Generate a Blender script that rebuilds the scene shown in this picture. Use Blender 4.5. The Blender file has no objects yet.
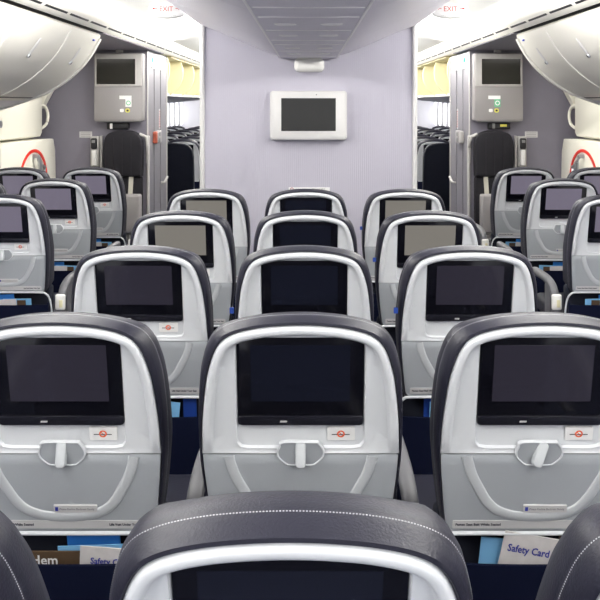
import bpy, math, random
from mathutils import Vector, Matrix
random.seed(4)
sc = bpy.context.scene
col = sc.collection
EYE = 1.65          # eye height of the photographer
SX = -0.014          # centre line of the middle seat column
R = math.radians

# ------------------------------------------------------------------ materials
MATS = {}
def mat(name, color, rough=0.5, metal=0.0, emit=None, estr=0.0, bump=None, bscale=200.0, coat=0.0, vary=0.0, vscale=8.0, spec=None, wave=None):
    m = bpy.data.materials.new(name); m.use_nodes = True
    nt = m.node_tree; b = nt.nodes['Principled BSDF']
    c = tuple(color) + (1,)
    b.inputs['Base Color'].default_value = c
    b.inputs['Roughness'].default_value = rough
    b.inputs['Metallic'].default_value = metal
    if spec is not None: b.inputs['Specular IOR Level'].default_value = spec
    if coat: b.inputs['Coat Weight'].default_value = coat; b.inputs['Coat Roughness'].default_value = 0.12
    tc = nt.nodes.new('ShaderNodeTexCoord')
    if emit is not None:
        b.inputs['Emission Color'].default_value = tuple(emit) + (1,)
        b.inputs['Emission Strength'].default_value = estr
    if vary:
        n = nt.nodes.new('ShaderNodeTexNoise'); n.inputs['Scale'].default_value = vscale; n.inputs['Detail'].default_value = 4
        r = nt.nodes.new('ShaderNodeMix'); r.data_type = 'RGBA'
        r.inputs[6].default_value = tuple(max(0, x * (1 - vary)) for x in color) + (1,)
        r.inputs[7].default_value = tuple(min(1, x * (1 + vary)) for x in color) + (1,)
        nt.links.new(tc.outputs['Object'], n.inputs['Vector']); nt.links.new(n.outputs['Fac'], r.inputs[0])
        nt.links.new(r.outputs[2], b.inputs['Base Color'])
    if bump:
        n = nt.nodes.new('ShaderNodeTexNoise'); n.inputs['Scale'].default_value = bscale; n.inputs['Detail'].default_value = 3
        bp = nt.nodes.new('ShaderNodeBump'); bp.inputs['Strength'].default_value = bump; bp.inputs['Distance'].default_value = 0.002
        nt.links.new(tc.outputs['Object'], n.inputs['Vector']); nt.links.new(n.outputs['Fac'], bp.inputs['Height'])
        nt.links.new(bp.outputs['Normal'], b.inputs['Normal'])
    if wave:
        n = nt.nodes.new('ShaderNodeTexWave'); n.inputs['Scale'].default_value = wave; n.bands_direction = 'X'
        n.inputs['Distortion'].default_value = 0.6
        bp = nt.nodes.new('ShaderNodeBump'); bp.inputs['Strength'].default_value = 0.25; bp.inputs['Distance'].default_value = 0.002
        nt.links.new(tc.outputs['Object'], n.inputs['Vector']); nt.links.new(n.outputs['Fac'], bp.inputs['Height'])
        nt.links.new(bp.outputs['Normal'], b.inputs['Normal'])
    MATS[name] = m
    return m
mat('shell_silver', (.66, .675, .70), .45)
mat('tray_grey', (.37, .39, .415), .45, bump=.05, bscale=900)
mat('tray_band', (.52, .54, .56), .42)
mat('leather', (.015, .0150, .026), .46, spec=.32, bump=.35, bscale=260, vary=.15)
mat('leather_dark', (.005, .006, .012), .6, spec=.15, bump=.3, bscale=260)
mat('stitch', (.45, .45, .48), .7)
mat('navy', (.003, .005, .020), .8, spec=.12, bump=.2, bscale=500)
mat('back_dark', (.004, .006, .016), .9)
mat('bezel', (.004, .004, .007), .14, spec=.4)
mat('lip', (.012, .012, .018), .25)
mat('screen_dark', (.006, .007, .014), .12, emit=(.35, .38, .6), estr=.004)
mat('screen_dim_glare', (.008, .008, .014), .12, emit=(.48, .42, .58), estr=.028)  # weak glare on the glass, put in as emission
mat('screen_violet_glare', (.01, .01, .018), .12, emit=(.52, .46, .60), estr=.22)  # violet glare of cabin light, painted as an even emission
mat('screen_grey_glare', (.02, .02, .02), .15, emit=(.54, .50, .44), estr=.24)  # beige-grey glare, likewise painted as emission
mat('screen_off', (.014, .013, .010), .15)
mat('label_white', (.86, .85, .84), .6)
mat('label_grey', (.56, .55, .55), .6)
mat('ink', (.03, .03, .05), .7)
mat('ink_blue', (.02, .03, .28), .7)
mat('icon_orange', (.85, .13, .04), .6)
mat('arm_grey', (.14, .14, .15), .5, spec=.3)
mat('cap_white', (.86, .85, .81), .2)
mat('cap_yellow', (.75, .70, .45), .4)
mat('tab_blue', (.01, .05, .30), .6)
mat('metal', (.45, .46, .48), .3, metal=.8)
mat('bin_white', (.80, .78, .71), .38, coat=.1)
mat('bin_trim', (.86, .85, .80), .4)
mat('bin_seam', (.85, .83, .78), .4)
mat('black', (.008, .008, .01), .5)
mat('psu', (.66, .635, .72), .4, vary=.05)
mat('psu_edge', (.88, .87, .88), .35)
mat('centre_bin', (.68, .655, .73), .42)
mat('ceiling_white', (.92, .92, .88), .6)
mat('valance_white', (.92, .90, .82), .5)
mat('bulkhead', (.49, .473, .55), .75, wave=22)
mat('jamb', (.70, .69, .68), .4)
mat('monument', (.185, .175, .215), .55, vary=.06)
mat('console', (.27, .255, .255), .5)
mat('console_edge', (.42, .405, .39), .4)
mat('side_face', (.17, .16, .18), .45)
mat('seat_fabric_dark', (.017, .016, .020), .8, spec=.2, bump=.3)
mat('cream', (.80, .78, .68), .4)
mat('bin_cream', (.83, .76, .47), .5)
mat('red', (.80, .03, .015), .4)
mat('red_ink', (.42, .01, .008), .5)
mat('orange_red', (.42, .09, .05), .4)
mat('green', (.03, .45, .25), .4, emit=(.02, .8, .45), estr=.8)
mat('green_ink', (.15, .50, .28), .5)
mat('yellow_ink', (.70, .65, .10), .5)
mat('blue_dot', (.02, .05, .45), .4)
mat('strap', (.62, .60, .52), .6)
mat('carpet', (.03, .035, .06), .95, bump=.6, bscale=300, vary=.3, vscale=60)
mat('sidewall', (.80, .79, .82), .5)
mat('window_light', (.9, .9, .95), .5, emit=(.9, .92, 1), estr=1.3)
mat('blue_card', (.03, .20, .60), .45)
mat('light_blue_card', (.22, .50, .80), .45)
mat('safety_paper', (.62, .59, .58), .6, vary=.18, vscale=30)
mat('magazine_brown', (.09, .055, .03), .5)
mat('exit_sign', (.66, .66, .66), .35)
mat('mid_grey', (.2, .2, .2), .5)

# ------------------------------------------------------------------ mesh builder
class MB:
    def __init__(self): self.v = []; self.f = []; self.m = []; self.names = []; self.smooth = []
    def mi(self, name):
        if name not in self.names: self.names.append(name)
        return self.names.index(name)
    def add(self, vs, fs, m, smooth=False):
        o = len(self.v); self.v += [tuple(p) for p in vs]; k = self.mi(m)
        for f in fs: self.f.append(tuple(i + o for i in f)); self.m.append(k); self.smooth.append(smooth)
        return o
    def loft(self, loops, m, closed=True, smooth=True):
        n = len(loops[0]); vs = [p for l in loops for p in l]; fs = []
        for a in range(len(loops) - 1):
            for i in range(n if closed else n - 1):
                j = (i + 1) % n
                fs.append((a * n + i, a * n + j, (a + 1) * n + j, (a + 1) * n + i))
        self.add(vs, fs, m, smooth)
    def cap(self, loop, m, smooth=False): self.add(loop, [tuple(range(len(loop)))], m, smooth)
    def box(self, c, s, m, M=None, bev=0.0, fn=None):
        """box with bevelled corners along its edges (bev > 0)"""
        hx, hy, hz = s[0] / 2, s[1] / 2, s[2] / 2
        if bev <= 0:
            vs = [(x, y, z) for x in (-hx, hx) for y in (-hy, hy) for z in (-hz, hz)]
            fs = [(0, 1, 3, 2), (4, 6, 7, 5), (0, 4, 5, 1), (2, 3, 7, 6), (0, 2, 6, 4), (1, 5, 7, 3)]
            sm = False
        else:
            b = min(bev, hx * .98, hy * .98, hz * .98)
            loops = []
            segs = 3
            def ring(ox, oz, y):
                pts = []
                for (cx, cz, a0) in ((1, 1, 0), (-1, 1, 90), (-1, -1, 180), (1, -1, 270)):
                    for k in range(segs + 1):
                        a = R(a0 + 90 * k / segs)
                        pts.append((cx * (hx - b) + (b - ox) * math.cos(a), y, cz * (hz - b) + (b - oz) * math.sin(a)))
                return pts
            for k in range(segs + 1):
                a = R(90 * k / segs); e = b * (1 - math.sin(a)); loops.append(ring(e, e, -hy + b * (1 - math.cos(a))))
            for k in range(segs, -1, -1):
                a = R(90 * k / segs); e = b * (1 - math.sin(a)); loops.append(ring(e, e, hy - b * (1 - math.cos(a))))
            n = len(loops[0]); vs = [p for l in loops for p in l]; fs = []
            for a in range(len(loops) - 1):
                for i in range(n): j = (i + 1) % n; fs.append((a * n + i, a * n + j, (a + 1) * n + j, (a + 1) * n + i))
            fs.append(tuple(range(n))[::-1]); q = (len(loops) - 1) * n; fs.append(tuple(range(q, q + n)))
            sm = True
        out = []
        for p in vs:
            p = Vector(p)
            if M is not None: p = M @ p
            p = p + Vector(c)
            if fn: p = fn(*p)
            out.append(p)
        self.add(out, fs, m, sm)
    def prism(self, poly, a, b, m, axis='y', smooth=False):
        """closed polygon [(u,w)] extruded from a to b along an axis"""
        n = len(poly)
        mk = {'y': lambda u, w, t: (u, t, w), 'z': lambda u, w, t: (u, w, t), 'x': lambda u, w, t: (t, u, w)}[axis]
        vs = [mk(u, w, a) for u, w in poly] + [mk(u, w, b) for u, w in poly]
        self.add(vs, [(i, (i + 1) % n, (i + 1) % n + n, i + n) for i in range(n)], m, smooth)
        self.add([mk(u, w, a) for u, w in poly], [tuple(range(n))], m)
        self.add([mk(u, w, b) for u, w in poly], [tuple(range(n))], m)
    def tube(self, pts, r, m, n=8):
        pts = [Vector(p) for p in pts]; loops = []
        for i, p in enumerate(pts):
            d = (pts[min(i + 1, len(pts) - 1)] - pts[max(i - 1, 0)]).normalized()
            up = Vector((0, 0, 1)) if abs(d.z) < .9 else Vector((1, 0, 0))
            u = d.cross(up).normalized(); w = d.cross(u).normalized()
            rr = r[i] if isinstance(r, (list, tuple)) else r
            loops.append([p + u * rr * math.cos(2 * math.pi * k / n) + w * rr * math.sin(2 * math.pi * k / n) for k in range(n)])
        self.loft(loops, m); self.cap(loops[0][::-1], m); self.cap(loops[-1], m)
    def build(self, name, parent=None, loc=(0, 0, 0), sharp=38):
        me = bpy.data.meshes.new(name); me.from_pydata(self.v, [], self.f)
        for n in self.names: me.materials.append(MATS[n])
        me.polygons.foreach_set('material_index', self.m)
        me.validate()
        import bmesh
        bm = bmesh.new(); bm.from_mesh(me)
        bmesh.ops.remove_doubles(bm, verts=bm.verts, dist=1e-5)
        bmesh.ops.recalc_face_normals(bm, faces=bm.faces)
        for f in bm.faces: f.smooth = True
        for e in bm.edges:
            if len(e.link_faces) == 2 and e.calc_face_angle(0) > R(sharp): e.smooth = False
        bm.to_mesh(me); bm.free()
        o = bpy.data.objects.new(name, me); col.objects.link(o); o.location = loc
        if parent: o.parent = parent
        return o

def tag(o, label=None, cat=None, group=None, kind=None):
    if label: o['label'] = label
    if cat: o['category'] = cat
    if group: o['group'] = group
    if kind: o['kind'] = kind
    return o
def empty(name, loc=(0, 0, 0), rz=0):
    o = bpy.data.objects.new(name, None); col.objects.link(o); o.location = loc; o.rotation_euler.z = rz
    o.empty_display_size = .1
    return o
def copy_tree(o, parent=None):
    c = o.copy(); col.objects.link(c)
    if parent: c.parent = parent
    for ch in list(o.children): copy_tree(ch, c)
    return c

def smooth_curve(pts, n):
    """Catmull-Rom through pts, resampled to n points by arc length"""
    P = [Vector(p) for p in pts]; d = []
    for i in range(len(P) - 1):
        p0 = P[max(i - 1, 0)]; p1 = P[i]; p2 = P[i + 1]; p3 = P[min(i + 2, len(P) - 1)]
        for k in range(12):
            t = k / 12
            d.append(.5 * ((2 * p1) + (p2 - p0) * t + (2 * p0 - 5 * p1 + 4 * p2 - p3) * t * t + (3 * p1 - p0 - 3 * p2 + p3) * t ** 3))
    d.append(P[-1]); L = [0]
    for i in range(1, len(d)): L.append(L[-1] + (d[i] - d[i - 1]).length)
    out = []; j = 0
    for k in range(n):
        s = L[-1] * k / (n - 1)
        while j < len(L) - 2 and L[j + 1] < s: j += 1
        q = (s - L[j]) / max(L[j + 1] - L[j], 1e-9); out.append(d[j].lerp(d[j + 1], min(1, max(0, q))))
    return out

_tc = {}
def text_shape(s, size, bold=0.0):
    """flat outline letters -> verts (u,w), faces; origin centred left, w up"""
    k = (s, size, bold)
    if k in _tc: return _tc[k]
    cu = bpy.data.curves.new('t', 'FONT'); cu.body = s; cu.size = size; cu.offset = bold; cu.resolution_u = 2
    o = bpy.data.objects.new('t', cu); col.objects.link(o)
    bpy.context.view_layer.update()
    me = bpy.data.meshes.new_from_object(o.evaluated_get(bpy.context.evaluated_depsgraph_get()))
    vs = [(v.co.x, v.co.y) for v in me.vertices]; fs = [tuple(p.vertices) for p in me.polygons]
    bpy.data.objects.remove(o); bpy.data.curves.remove(cu); bpy.data.meshes.remove(me)
    _tc[k] = (vs, fs); return vs, fs
def put_text(mb, s, size, m, fn, u0, w0, align='l', bold=0.0, width=None):
    vs, fs = text_shape(s, size, bold)
    if not vs: return
    x0 = min(v[0] for v in vs); x1 = max(v[0] for v in vs)
    sx = width / (x1 - x0) if width else 1.0
    sh = {'l': -x0, 'c': -(x0 + x1) / 2, 'r': -x1}[align]
    mb.add([fn(u0 + (v[0] + sh) * sx, w0 + v[1]) for v in vs], fs, m)

# ------------------------------------------------------------------ the seat
AL = R(12.5); CA, SA = math.cos(AL), math.sin(AL); Z0 = .65
def P(x, h, t=0.0): return Vector((x, -h * SA - t * CA, Z0 + h * CA - t * SA))

SH = [(.204, -.004), (.211, .05), (.2165, .10), (.222, .16), (.2245, .207), (.222, .29), (.212, .38), (.203, .422), (.191, .458),
      (.174, .485), (.145, .503), (.10, .515), (.05, .521), (0, .523)]
full = SH + [(-x, h) for x, h in SH[-2::-1]]
OUT = smooth_curve([(x, h, 0) for x, h in full], 121)
def normals2(C):
    out = []
    for i in range(len(C)):
        d = C[min(i + 1, len(C) - 1)] - C[max(i - 1, 0)]
        out.append(Vector((d.y, -d.x, 0)).normalized())
    return out
ON = normals2(OUT)
SEAM = .205
# sub-curve above the seam
UPC = [(p, n) for p, n in zip(OUT, ON) if p.y > SEAM + .004]
def arc_loop(off, t, inset_floor=SEAM, M=17):
    """closed loop: the outline above the seam offset by off at depth t, closed by a straight line along the seam"""
    pts = []
    for p, n in UPC:
        q = p + n * off; f = min(1, max(0, (p.y - SEAM) / .035)); pts.append((q.x, max(q.y, inset_floor), t * f))
    xr = OUT[0].x; xr = UPC[0][0].x + UPC[0][1].x * off
    first = (xr, inset_floor, 0); last = (-xr, inset_floor, 0)
    bottom = [(last[0] + (first[0] - last[0]) * k / M, inset_floor, 0) for k in range(0, M + 1)]
    return pts + bottom
def ray_rrect(cx, cy, ang, x0, x1, y0, y1, r):
    """distance from (cx,cy) at angle to a rounded rectangle"""
    dx, dy = math.cos(ang), math.sin(ang); lo, hi = 0, 2
    def inside(px, py):
        ax = max(x0 + r - px, px - (x1 - r), 0); ay = max(y0 + r - py, py - (y1 - r), 0)
        return ax * ax + ay * ay <= r * r
    for _ in range(26):
        mid = (lo + hi) / 2
        if inside(cx + dx * mid, cy + dy * mid): lo = mid
        else: hi = mid
    return lo
def rrect(x0, x1, y0, y1, r, k=5):
    pts = []
    for cx, cy, a0 in ((x1 - r, y1 - r, 0), (x0 + r, y1 - r, 90), (x0 + r, y0 + r, 180), (x1 - r, y0 + r, 270)):
        for i in range(k + 1):
            a = R(a0 + 90 * i / k); pts.append((cx + r * math.cos(a), cy + r * math.sin(a)))
    return pts
def plate(mb, poly, t0, t1, m, fn=P, bev=0.0, side=None):
    """flat plate of outline poly [(x,h)] between depth t0 and t1 (t1 is the face towards the viewer)"""
    n = len(poly); cx = sum(p[0] for p in poly) / n; cy = sum(p[1] for p in poly) / n
    def sc_(b): 
        out = []
        for x, y in poly:
            d = math.hypot(x - cx, y - cy); k = max(0, (d - b)) / max(d, 1e-6); out.append((cx + (x - cx) * k, cy + (y - cy) * k))
        return out
    L = [[fn(x, y, t0) for x, y in poly]]
    if bev > 0: L += [[fn(x, y, t1 - bev) for x, y in poly], [fn(x, y, t1 - bev * .3) for x, y in sc_(bev * .3)], [fn(x, y, t1) for x, y in sc_(bev)]]
    else: L += [[fn(x, y, t1) for x, y in poly]]
    mb.loft(L, side or m); mb.cap(L[-1], m)

def make_seat(detail=True):
    root = empty('passenger_seat')
    # ---- upper shell around the screen
    mb = MB()
    CX, CY = 0, .35
    loops2 = [arc_loop(-.001, -.020), arc_loop(0, -.002), arc_loop(-.003, .005), arc_loop(-.008, .0075), arc_loop(-.015, .0075), arc_loop(-.0195, .0055), arc_loop(-.0225, .0), arc_loop(-.026, -.005)]
    base = loops2[-1]
    RX, RY0, RY1 = .146, .216, .492
    inner = []; inner2 = []; inner3 = []
    for x, y, t in base:
        a = math.atan2(y - CY, x - CX)
        d = ray_rrect(CX, CY, a, -RX, RX, RY0, RY1, .02)
        inner.append((CX + d * math.cos(a), CY + d * math.sin(a)))
        d2 = ray_rrect(CX, CY, a, -RX + .003, RX - .003, RY0 + .003, RY1 - .003, .018)
        inner2.append((CX + d2 * math.cos(a), CY + d2 * math.sin(a)))
    def tin(y): return -.004 if y > .23 else 0.0
    mid = [(x * .45 + ix * .55, y * .45 + iy * .55, t * .5 - .004) for (x, y, t), (ix, iy) in zip(base, inner)]
    L = [[P(*p) for p in l] for l in loops2]
    L.append([P(*p) for p in mid])
    i4 = []
    for x, y in inner2:
        a = math.atan2(y - CY, x - CX); d = ray_rrect(CX, CY, a, -RX + .004, RX - .004, .276, RY1 - .004, .01); i4.append((CX + d * math.cos(a), CY + d * math.sin(a)))
    low = lambda y: min(1, max(0, (.285 - y) / .02))
    L.append([P(x, y, -.006 + .003 * low(y)) for x, y in inner]); L.append([P(x, y, -.011 + .003 * low(y)) for x, y in inner2]); L.append([P(x, y, -.026 + .0165 * low(y)) for x, y in inner2])
    L.append([P(x, y, -.026 + .0165 * low(y)) for x, y in i4]); L.append([P(x, y + .001, -.028) for x, y in i4])
    mb.loft(L, 'shell_silver'); mb.cap(L[-1], 'shell_silver')
    shell = mb.build('back_shell', root, sharp=50)
    # ---- tray table (raised U band in its face)
    mb = MB(); band = [Vector(p) for p in ((.166, .215), (.160, .185), (.149, .15), (.133, .118), (.115, .086), (.092, .062), (.06, .048), (.03, .043), (0, .042))]
    band = smooth_curve([(p[0], p[1], 0) for p in band], 120)
    def dist(x, h):
        x = abs(x); return min(math.hypot(x - b.x, h - b.y) for b in band)
    NX, NH = (24, 16) if detail else (12, 8)
    def hw(h):
        for (xa, ha), (xb, hb) in zip(SH, SH[1:]):
            if ha <= h <= hb: return xa + (xb - xa) * (h - ha) / (hb - ha)
        return SH[0][0]
    grid = []; ds = []
    for j in range(NH + 1):
        h = .0 + (.203) * j / NH; w = hw(h) - .0015
        if h < .012: w -= .008 * (1 - h / .012) ** 2
        row = []; dr = []
        for i in range(NX + 1):
            s = -1 + 2 * i / NX; x = s * w; d = dist(x, h) if detail else 1
            e = min(h, .203 - h, w - abs(x)); t = .001 + .004 * min(1, e / .005) ** .5
            pass
            row.append(P(x, h, t)); dr.append(d)
        grid.append(row); ds.append(dr)
    vs = [p for r_ in grid for p in r_]; fa = []; fb = []
    for j in range(NH):
        for i in range(NX):
            f = (j * (NX + 1) + i, j * (NX + 1) + i + 1, (j + 1) * (NX + 1) + i + 1, (j + 1) * (NX + 1) + i)
            fa.append(f)
    o0 = mb.add(vs, fa, 'tray_grey', True)
    k = mb.mi('tray_band')
    for f in fb: mb.f.append(tuple(q + o0 for q in f)); mb.m.append(k); mb.smooth.append(True)
    fb_ = [Vector((b.x, b.y, 0)) for b in smooth_curve([(p.x, p.y, 0) for p in band if p.y < .2035] + [(-p.x, p.y, 0) for p in band[-2::-1] if p.y < .2035], 90)]
    fn_ = normals2(fb_)
    mb.loft([[P(p.x + n.x * o_, p.y + n.y * o_, t_) for p, n in zip(fb_, fn_)] for o_, t_ in ((-.0125, .0035), (-.0115, .0068), (-.009, .0082), (.009, .0082), (.0115, .0068), (.0125, .0035))], 'tray_band', closed=False)
    # thickness behind
    back = [P(-hw(0), 0, -.015), P(hw(0), 0, -.015), P(hw(.203), .203, -.015), P(-hw(.203), .203, -.015)]
    mb.add(back, [(0, 1, 2, 3)], 'tray_grey')
    mb.add([grid[0][0], grid[0][-1], back[1], back[0]], [(0, 1, 2, 3)], 'tray_grey')
    tray = mb.build('tray_table', root, sharp=60)
    if detail:
        mb = MB(); plate(mb, rrect(-.19, .19, .0105, .032, .003), .003, .0062, 'label_grey')
        put_text(mb, 'Fasten Seat Belt While Seated', .0088, 'ink', lambda u, w: P(u, w, .0066), -.183, .0185, bold=.0004, width=.105)
        put_text(mb, 'Life Vest Under Your Seat', .0088, 'ink', lambda u, w: P(u, w, .0066), .183, .0185, 'r', bold=.0004, width=.085)
        tag(mb.build('instruction_plate', tray), label='pale strip with black lettering along the tray edge')
        mb = MB(); plate(mb, rrect(-.028, .072, .056, .074, .001), .004, .0082 + .0005, 'label_grey')
        plate(mb, [(-.0245, .060), (-.0175, .060), (-.0175, .070), (-.0245, .070)], .008, .0091, 'ink_blue')
        put_text(mb, 'Please Recline Backrest Gently', .0075, 'ink', lambda u, w: P(u, w, .0091), -.014, .0622, width=.08)
        mb.build('sticker', tray)
    # ---- latch pocket and latch
    mb = MB()
    def trap(k, dz=0.0):
        pts = []
        for x, h in ((.049, .226), (.054, .214), (.0515, .199), (.036, .183), (.026, .179)): pts.append((x * k, h))
        pts = [(.040 * k, .238)] + pts
        full_ = [(x, .208 + (h - .208) * k) for x, h in pts] + [(-x, .208 + (h - .208) * k) for x, h in pts[::-1]]
        return [(p.x, p.y) for p in smooth_curve([(x, h, 0) for x, h in full_ + full_[:1]], 49)[:-1]]
    o_, i_ = trap(1.0), trap(.93)
    L = [[P(x, h, -.002) for x, h in o_], [P(x, h, .0075) for x, h in o_], [P(x, h, .0085) for x, h in trap(.965)], [P(x, h, .0075) for x, h in i_], [P(x, h, .0056) for x, h in i_]]
    mb.loft(L, 'shell_silver'); mb.cap(L[-1], 'tray_grey')
    pocket = mb.build('latch_recess', shell)
    mb = MB(); plate(mb, rrect(-.0115, .0115, -.029, .029, .009), -.004, .012, 'tray_band', fn=lambda x, h, t: Vector((x, -t, h)), bev=.004)
    latch = mb.build('tray_latch', root, loc=P(0, .209, .007)); latch.rotation_euler = (-AL, 0, 0)
    latch.rotation_mode = 'XYZ'
    # ---- screen
    mb = MB(); plate(mb, rrect(-.1425, .1425, .282, .491, .007), -.026, -.008, 'bezel', bev=.003)
    mon = mb.build('monitor', root)
    mb = MB(); plate(mb, [(-.111, .333), (.111, .333), (.111, .472), (-.111, .472)], -.009, -.0068, 'screen_dark')
    scr = mb.build('screen', mon)
    mb = MB(); plate(mb, rrect(-.1425, .1425, .274, .296, .006), -.026, -.0045, 'lip', bev=.004)
    if detail: put_text(mb, 'nexa', .009, 'label_grey', lambda u, w: P(u, w, .0021), -.047, .2815, bold=.0004, width=.018) if False else plate(mb, [(-.047, .2815), (-.0455, .2855), (-.030, .2855), (-.0315, .2815)], -.0048, -.0039, 'label_grey')
    mb.build('control_lip', mon)
    # ---- no smoking sticker
    if detail:
        mb = MB(); plate(mb, rrect(.061, .124, .2325, .2655, .003), -.013, -.0088, 'label_white')
        c = (.092, .2490); ring = []
        for rr in (.0090, .0054): ring.append([P(c[0] + rr * math.cos(2 * math.pi * k / 24), c[1] + rr * math.sin(2 * math.pi * k / 24), -.0084) for k in range(24)])
        mb.loft(ring, 'icon_orange')
        mb.add([P(c[0] - .006, c[1] + .0045, -.0082), P(c[0] - .0045, c[1] + .006, -.0082), P(c[0] + .006, c[1] - .0045, -.0082), P(c[0] + .0045, c[1] - .006, -.0082)], [(0, 1, 2, 3)], 'icon_orange')
        for x0, x1 in ((.071, .0835), (.1005, .112)):
            mb.add([P(x0, .2465, -.0083), P(x1, .2465, -.0083), P(x1, .2488, -.0083), P(x0, .2488, -.0083)], [(0, 1, 2, 3)], 'ink')
        mb.add([P(.087, .2465, -.0081), P(.097, .2465, -.0081), P(.097, .2485, -.0081), P(.087, .2485, -.0081)], [(0, 1, 2, 3)], 'ink')
        tag(mb.build('no_smoking_sticker', shell), label='white sticker with a red crossed circle')
    # ---- leather cover
    mb = MB(); prof = [(-.004, -.016), (-.002, -.004), (.004, .003), (.011, .001), (.0175, -.012), (.0205, -.028), (.0215, -.040), (.0205, -.042), (.0225, -.046), (.0225, -.062), (.017, -.085), (.006, -.105), (-.012, -.120), (-.04, -.130)]
    def kf(h): return .22 + .28 * min(1, max(0, h) / .25) if h < .25 else .5 + .5 * min(1, (h - .25) / .2)
    L = []
    C2 = [(p, n) for p, n in zip(OUT, ON)]
    TP = [(-.130, -.060), (-.120, -.046), (-.105, -.027), (-.085, -.010), (-.062, .000), (-.046, .0055), (-.042, .006), (-.040, .007), (-.028, .0080), (-.012, .0080)]
    def topo(t, off):
        if t >= -.012 or off < 0 and t > -.03: return min(off, .009)
        for (ta, oa), (tb, ob) in zip(TP, TP[1:]):
            if ta <= t <= tb: return oa + (ob - oa) * (t - ta) / (tb - ta)
        return TP[0][1]
    for off, t in prof:
        lp = []
        for p, n in C2:
            k = kf(p.y); wt = max(0, n.y) ** 1.5
            of = (off * k if off > 0 else off) * (1 - wt) + topo(t, off) * wt
            q = p + n * of
            lp.append(P(q.x, q.y, t * (1 + .45 * max(0, 1 - p.y / .45))))
        L.append(lp)
    mb.loft(L, 'leather', closed=False)
    last = L[-1]; n = len(last); vs = []; fs = []
    cols = 9
    for i in range(n // 2 + 1):
        a, b = last[i], last[n - 1 - i]
        for c in range(cols):
            s = c / (cols - 1); q = a.lerp(b, s); q = q + Vector((0, 0.02 * math.sin(math.pi * s) * (1 - min(1, i / (n // 2 - 8)) ** 3), 0)); vs.append(q)
    for i in range(n // 2):
        for c in range(cols - 1): fs.append((i * cols + c, i * cols + c + 1, (i + 1) * cols + c + 1, (i + 1) * cols + c))
    mb.add(vs, fs, 'leather', True)
    # closing the underside
    bl = [l[0] for l in L]; br = [l[-1] for l in L]
    mb.loft([bl, br], 'leather', closed=False, smooth=False)
    cover = mb.build('backrest_cover', root, sharp=60)
    if detail:
        so = lambda p, n: .0217 * kf(p.y) * (1 - max(0, n.y) ** 1.5) + .0075 * max(0, n.y) ** 1.5
        mb = MB(); S = smooth_curve([(p.x + n.x * so(p, n), p.y + n.y * so(p, n), 0) for p, n in C2], 700)
        for i in range(3, 697, 2):
            a, b = S[i], S[i + 1]
            nn = Vector(((b - a).y, -(b - a).x, 0)).normalized() * .0005
            q = [P(a.x, a.y, -.0382), P(b.x, b.y, -.0382), P(b.x + nn.x, b.y + nn.y, -.0386), P(a.x + nn.x, a.y + nn.y, -.0386), P(a.x + nn.x, a.y + nn.y, -.0395), P(b.x + nn.x, b.y + nn.y, -.0395)]
            mb.add(q, [(0, 1, 2, 3), (3, 2, 5, 4)], 'stitch')
        mb.build('stitching', cover)
    # ---- bottom trim
    mb = MB()
    path = smooth_curve([(-.232, .035, .50), (-.230, .03, .56), (-.224, .012, .615), (-.208, -.002, .640), (-.18, -.004, .6455), (0, -.005, .646), (.18, -.004, .6455), (.208, -.002, .640), (.224, .012, .615), (.230, .03, .56), (.232, .035, .50)], 60)
    mb.tube(path, .0050, 'shell_silver'); mb.build('edge_trim', root)
    # ---- lower back and literature pocket
    mb = MB(); mb.box((0, .085, .44), (.44, .06, .46), 'back_dark', bev=.02); mb.build('lower_back', root)
    mb = MB(); th = .008
    N = 14
    fr = [[(-.222 + .444 * i / N, -.012 - .016 * math.sin(math.pi * i / N) ** .5 + (.592 - z) * .05, z) for i in range(N + 1)] for z in (.582, .578, .50, .40, .30, .26)]
    bk = [[(x, y + th, z) for x, y, z in r_] for r_ in fr]
    mb.loft(fr, 'navy', closed=False); mb.loft(bk, 'navy', closed=False); mb.loft([fr[0], bk[0]], 'navy', closed=False, smooth=False)
    for s in (-1, 1): mb.box((s * .2215, .03, .425), (.006, .075, .33), 'navy')
    mb.box((0, .03, .263), (.44, .075, .006), 'navy')
    mb.build('literature_pocket', root)
    # ---- cushion, beam, legs
    mb = MB(); mb.box((0, .36, .44), (.47, .50, .10), 'leather', M=Matrix.Rotation(R(4), 3, 'X'), bev=.035); mb.build('seat_cushion', root)
    mb = MB(); mb.tube([(-.246, .16, .36), (.246, .16, .36)], .018, 'metal'); mb.tube([(-.246, .42, .36), (.246, .42, .36)], .018, 'metal'); mb.build('seat_beam', root)
    for s in (-1, 1):
        mb = MB(); mb.tube([(s * .17, .16, .352), (s * .17, .10, .012)], .014, 'metal'); mb.tube([(s * .17, .42, .352), (s * .17, .46, .012)], .014, 'metal')
        mb.box((s * .17, .28, .012), (.03, .44, .022), 'metal'); mb.build('leg', root)
    # ---- fabric tab
    mb = MB(); mb.box((0, 0, 0), (.014, .010, .018), 'tab_blue', fn=lambda x, y, z: Vector((x - .243, y - .055, z + .955))); tag(mb.build('fabric_tab', root), label='small blue tab on the side')
    # ---- armrest
    arm = make_arm(root, -.269)
    return root
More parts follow.
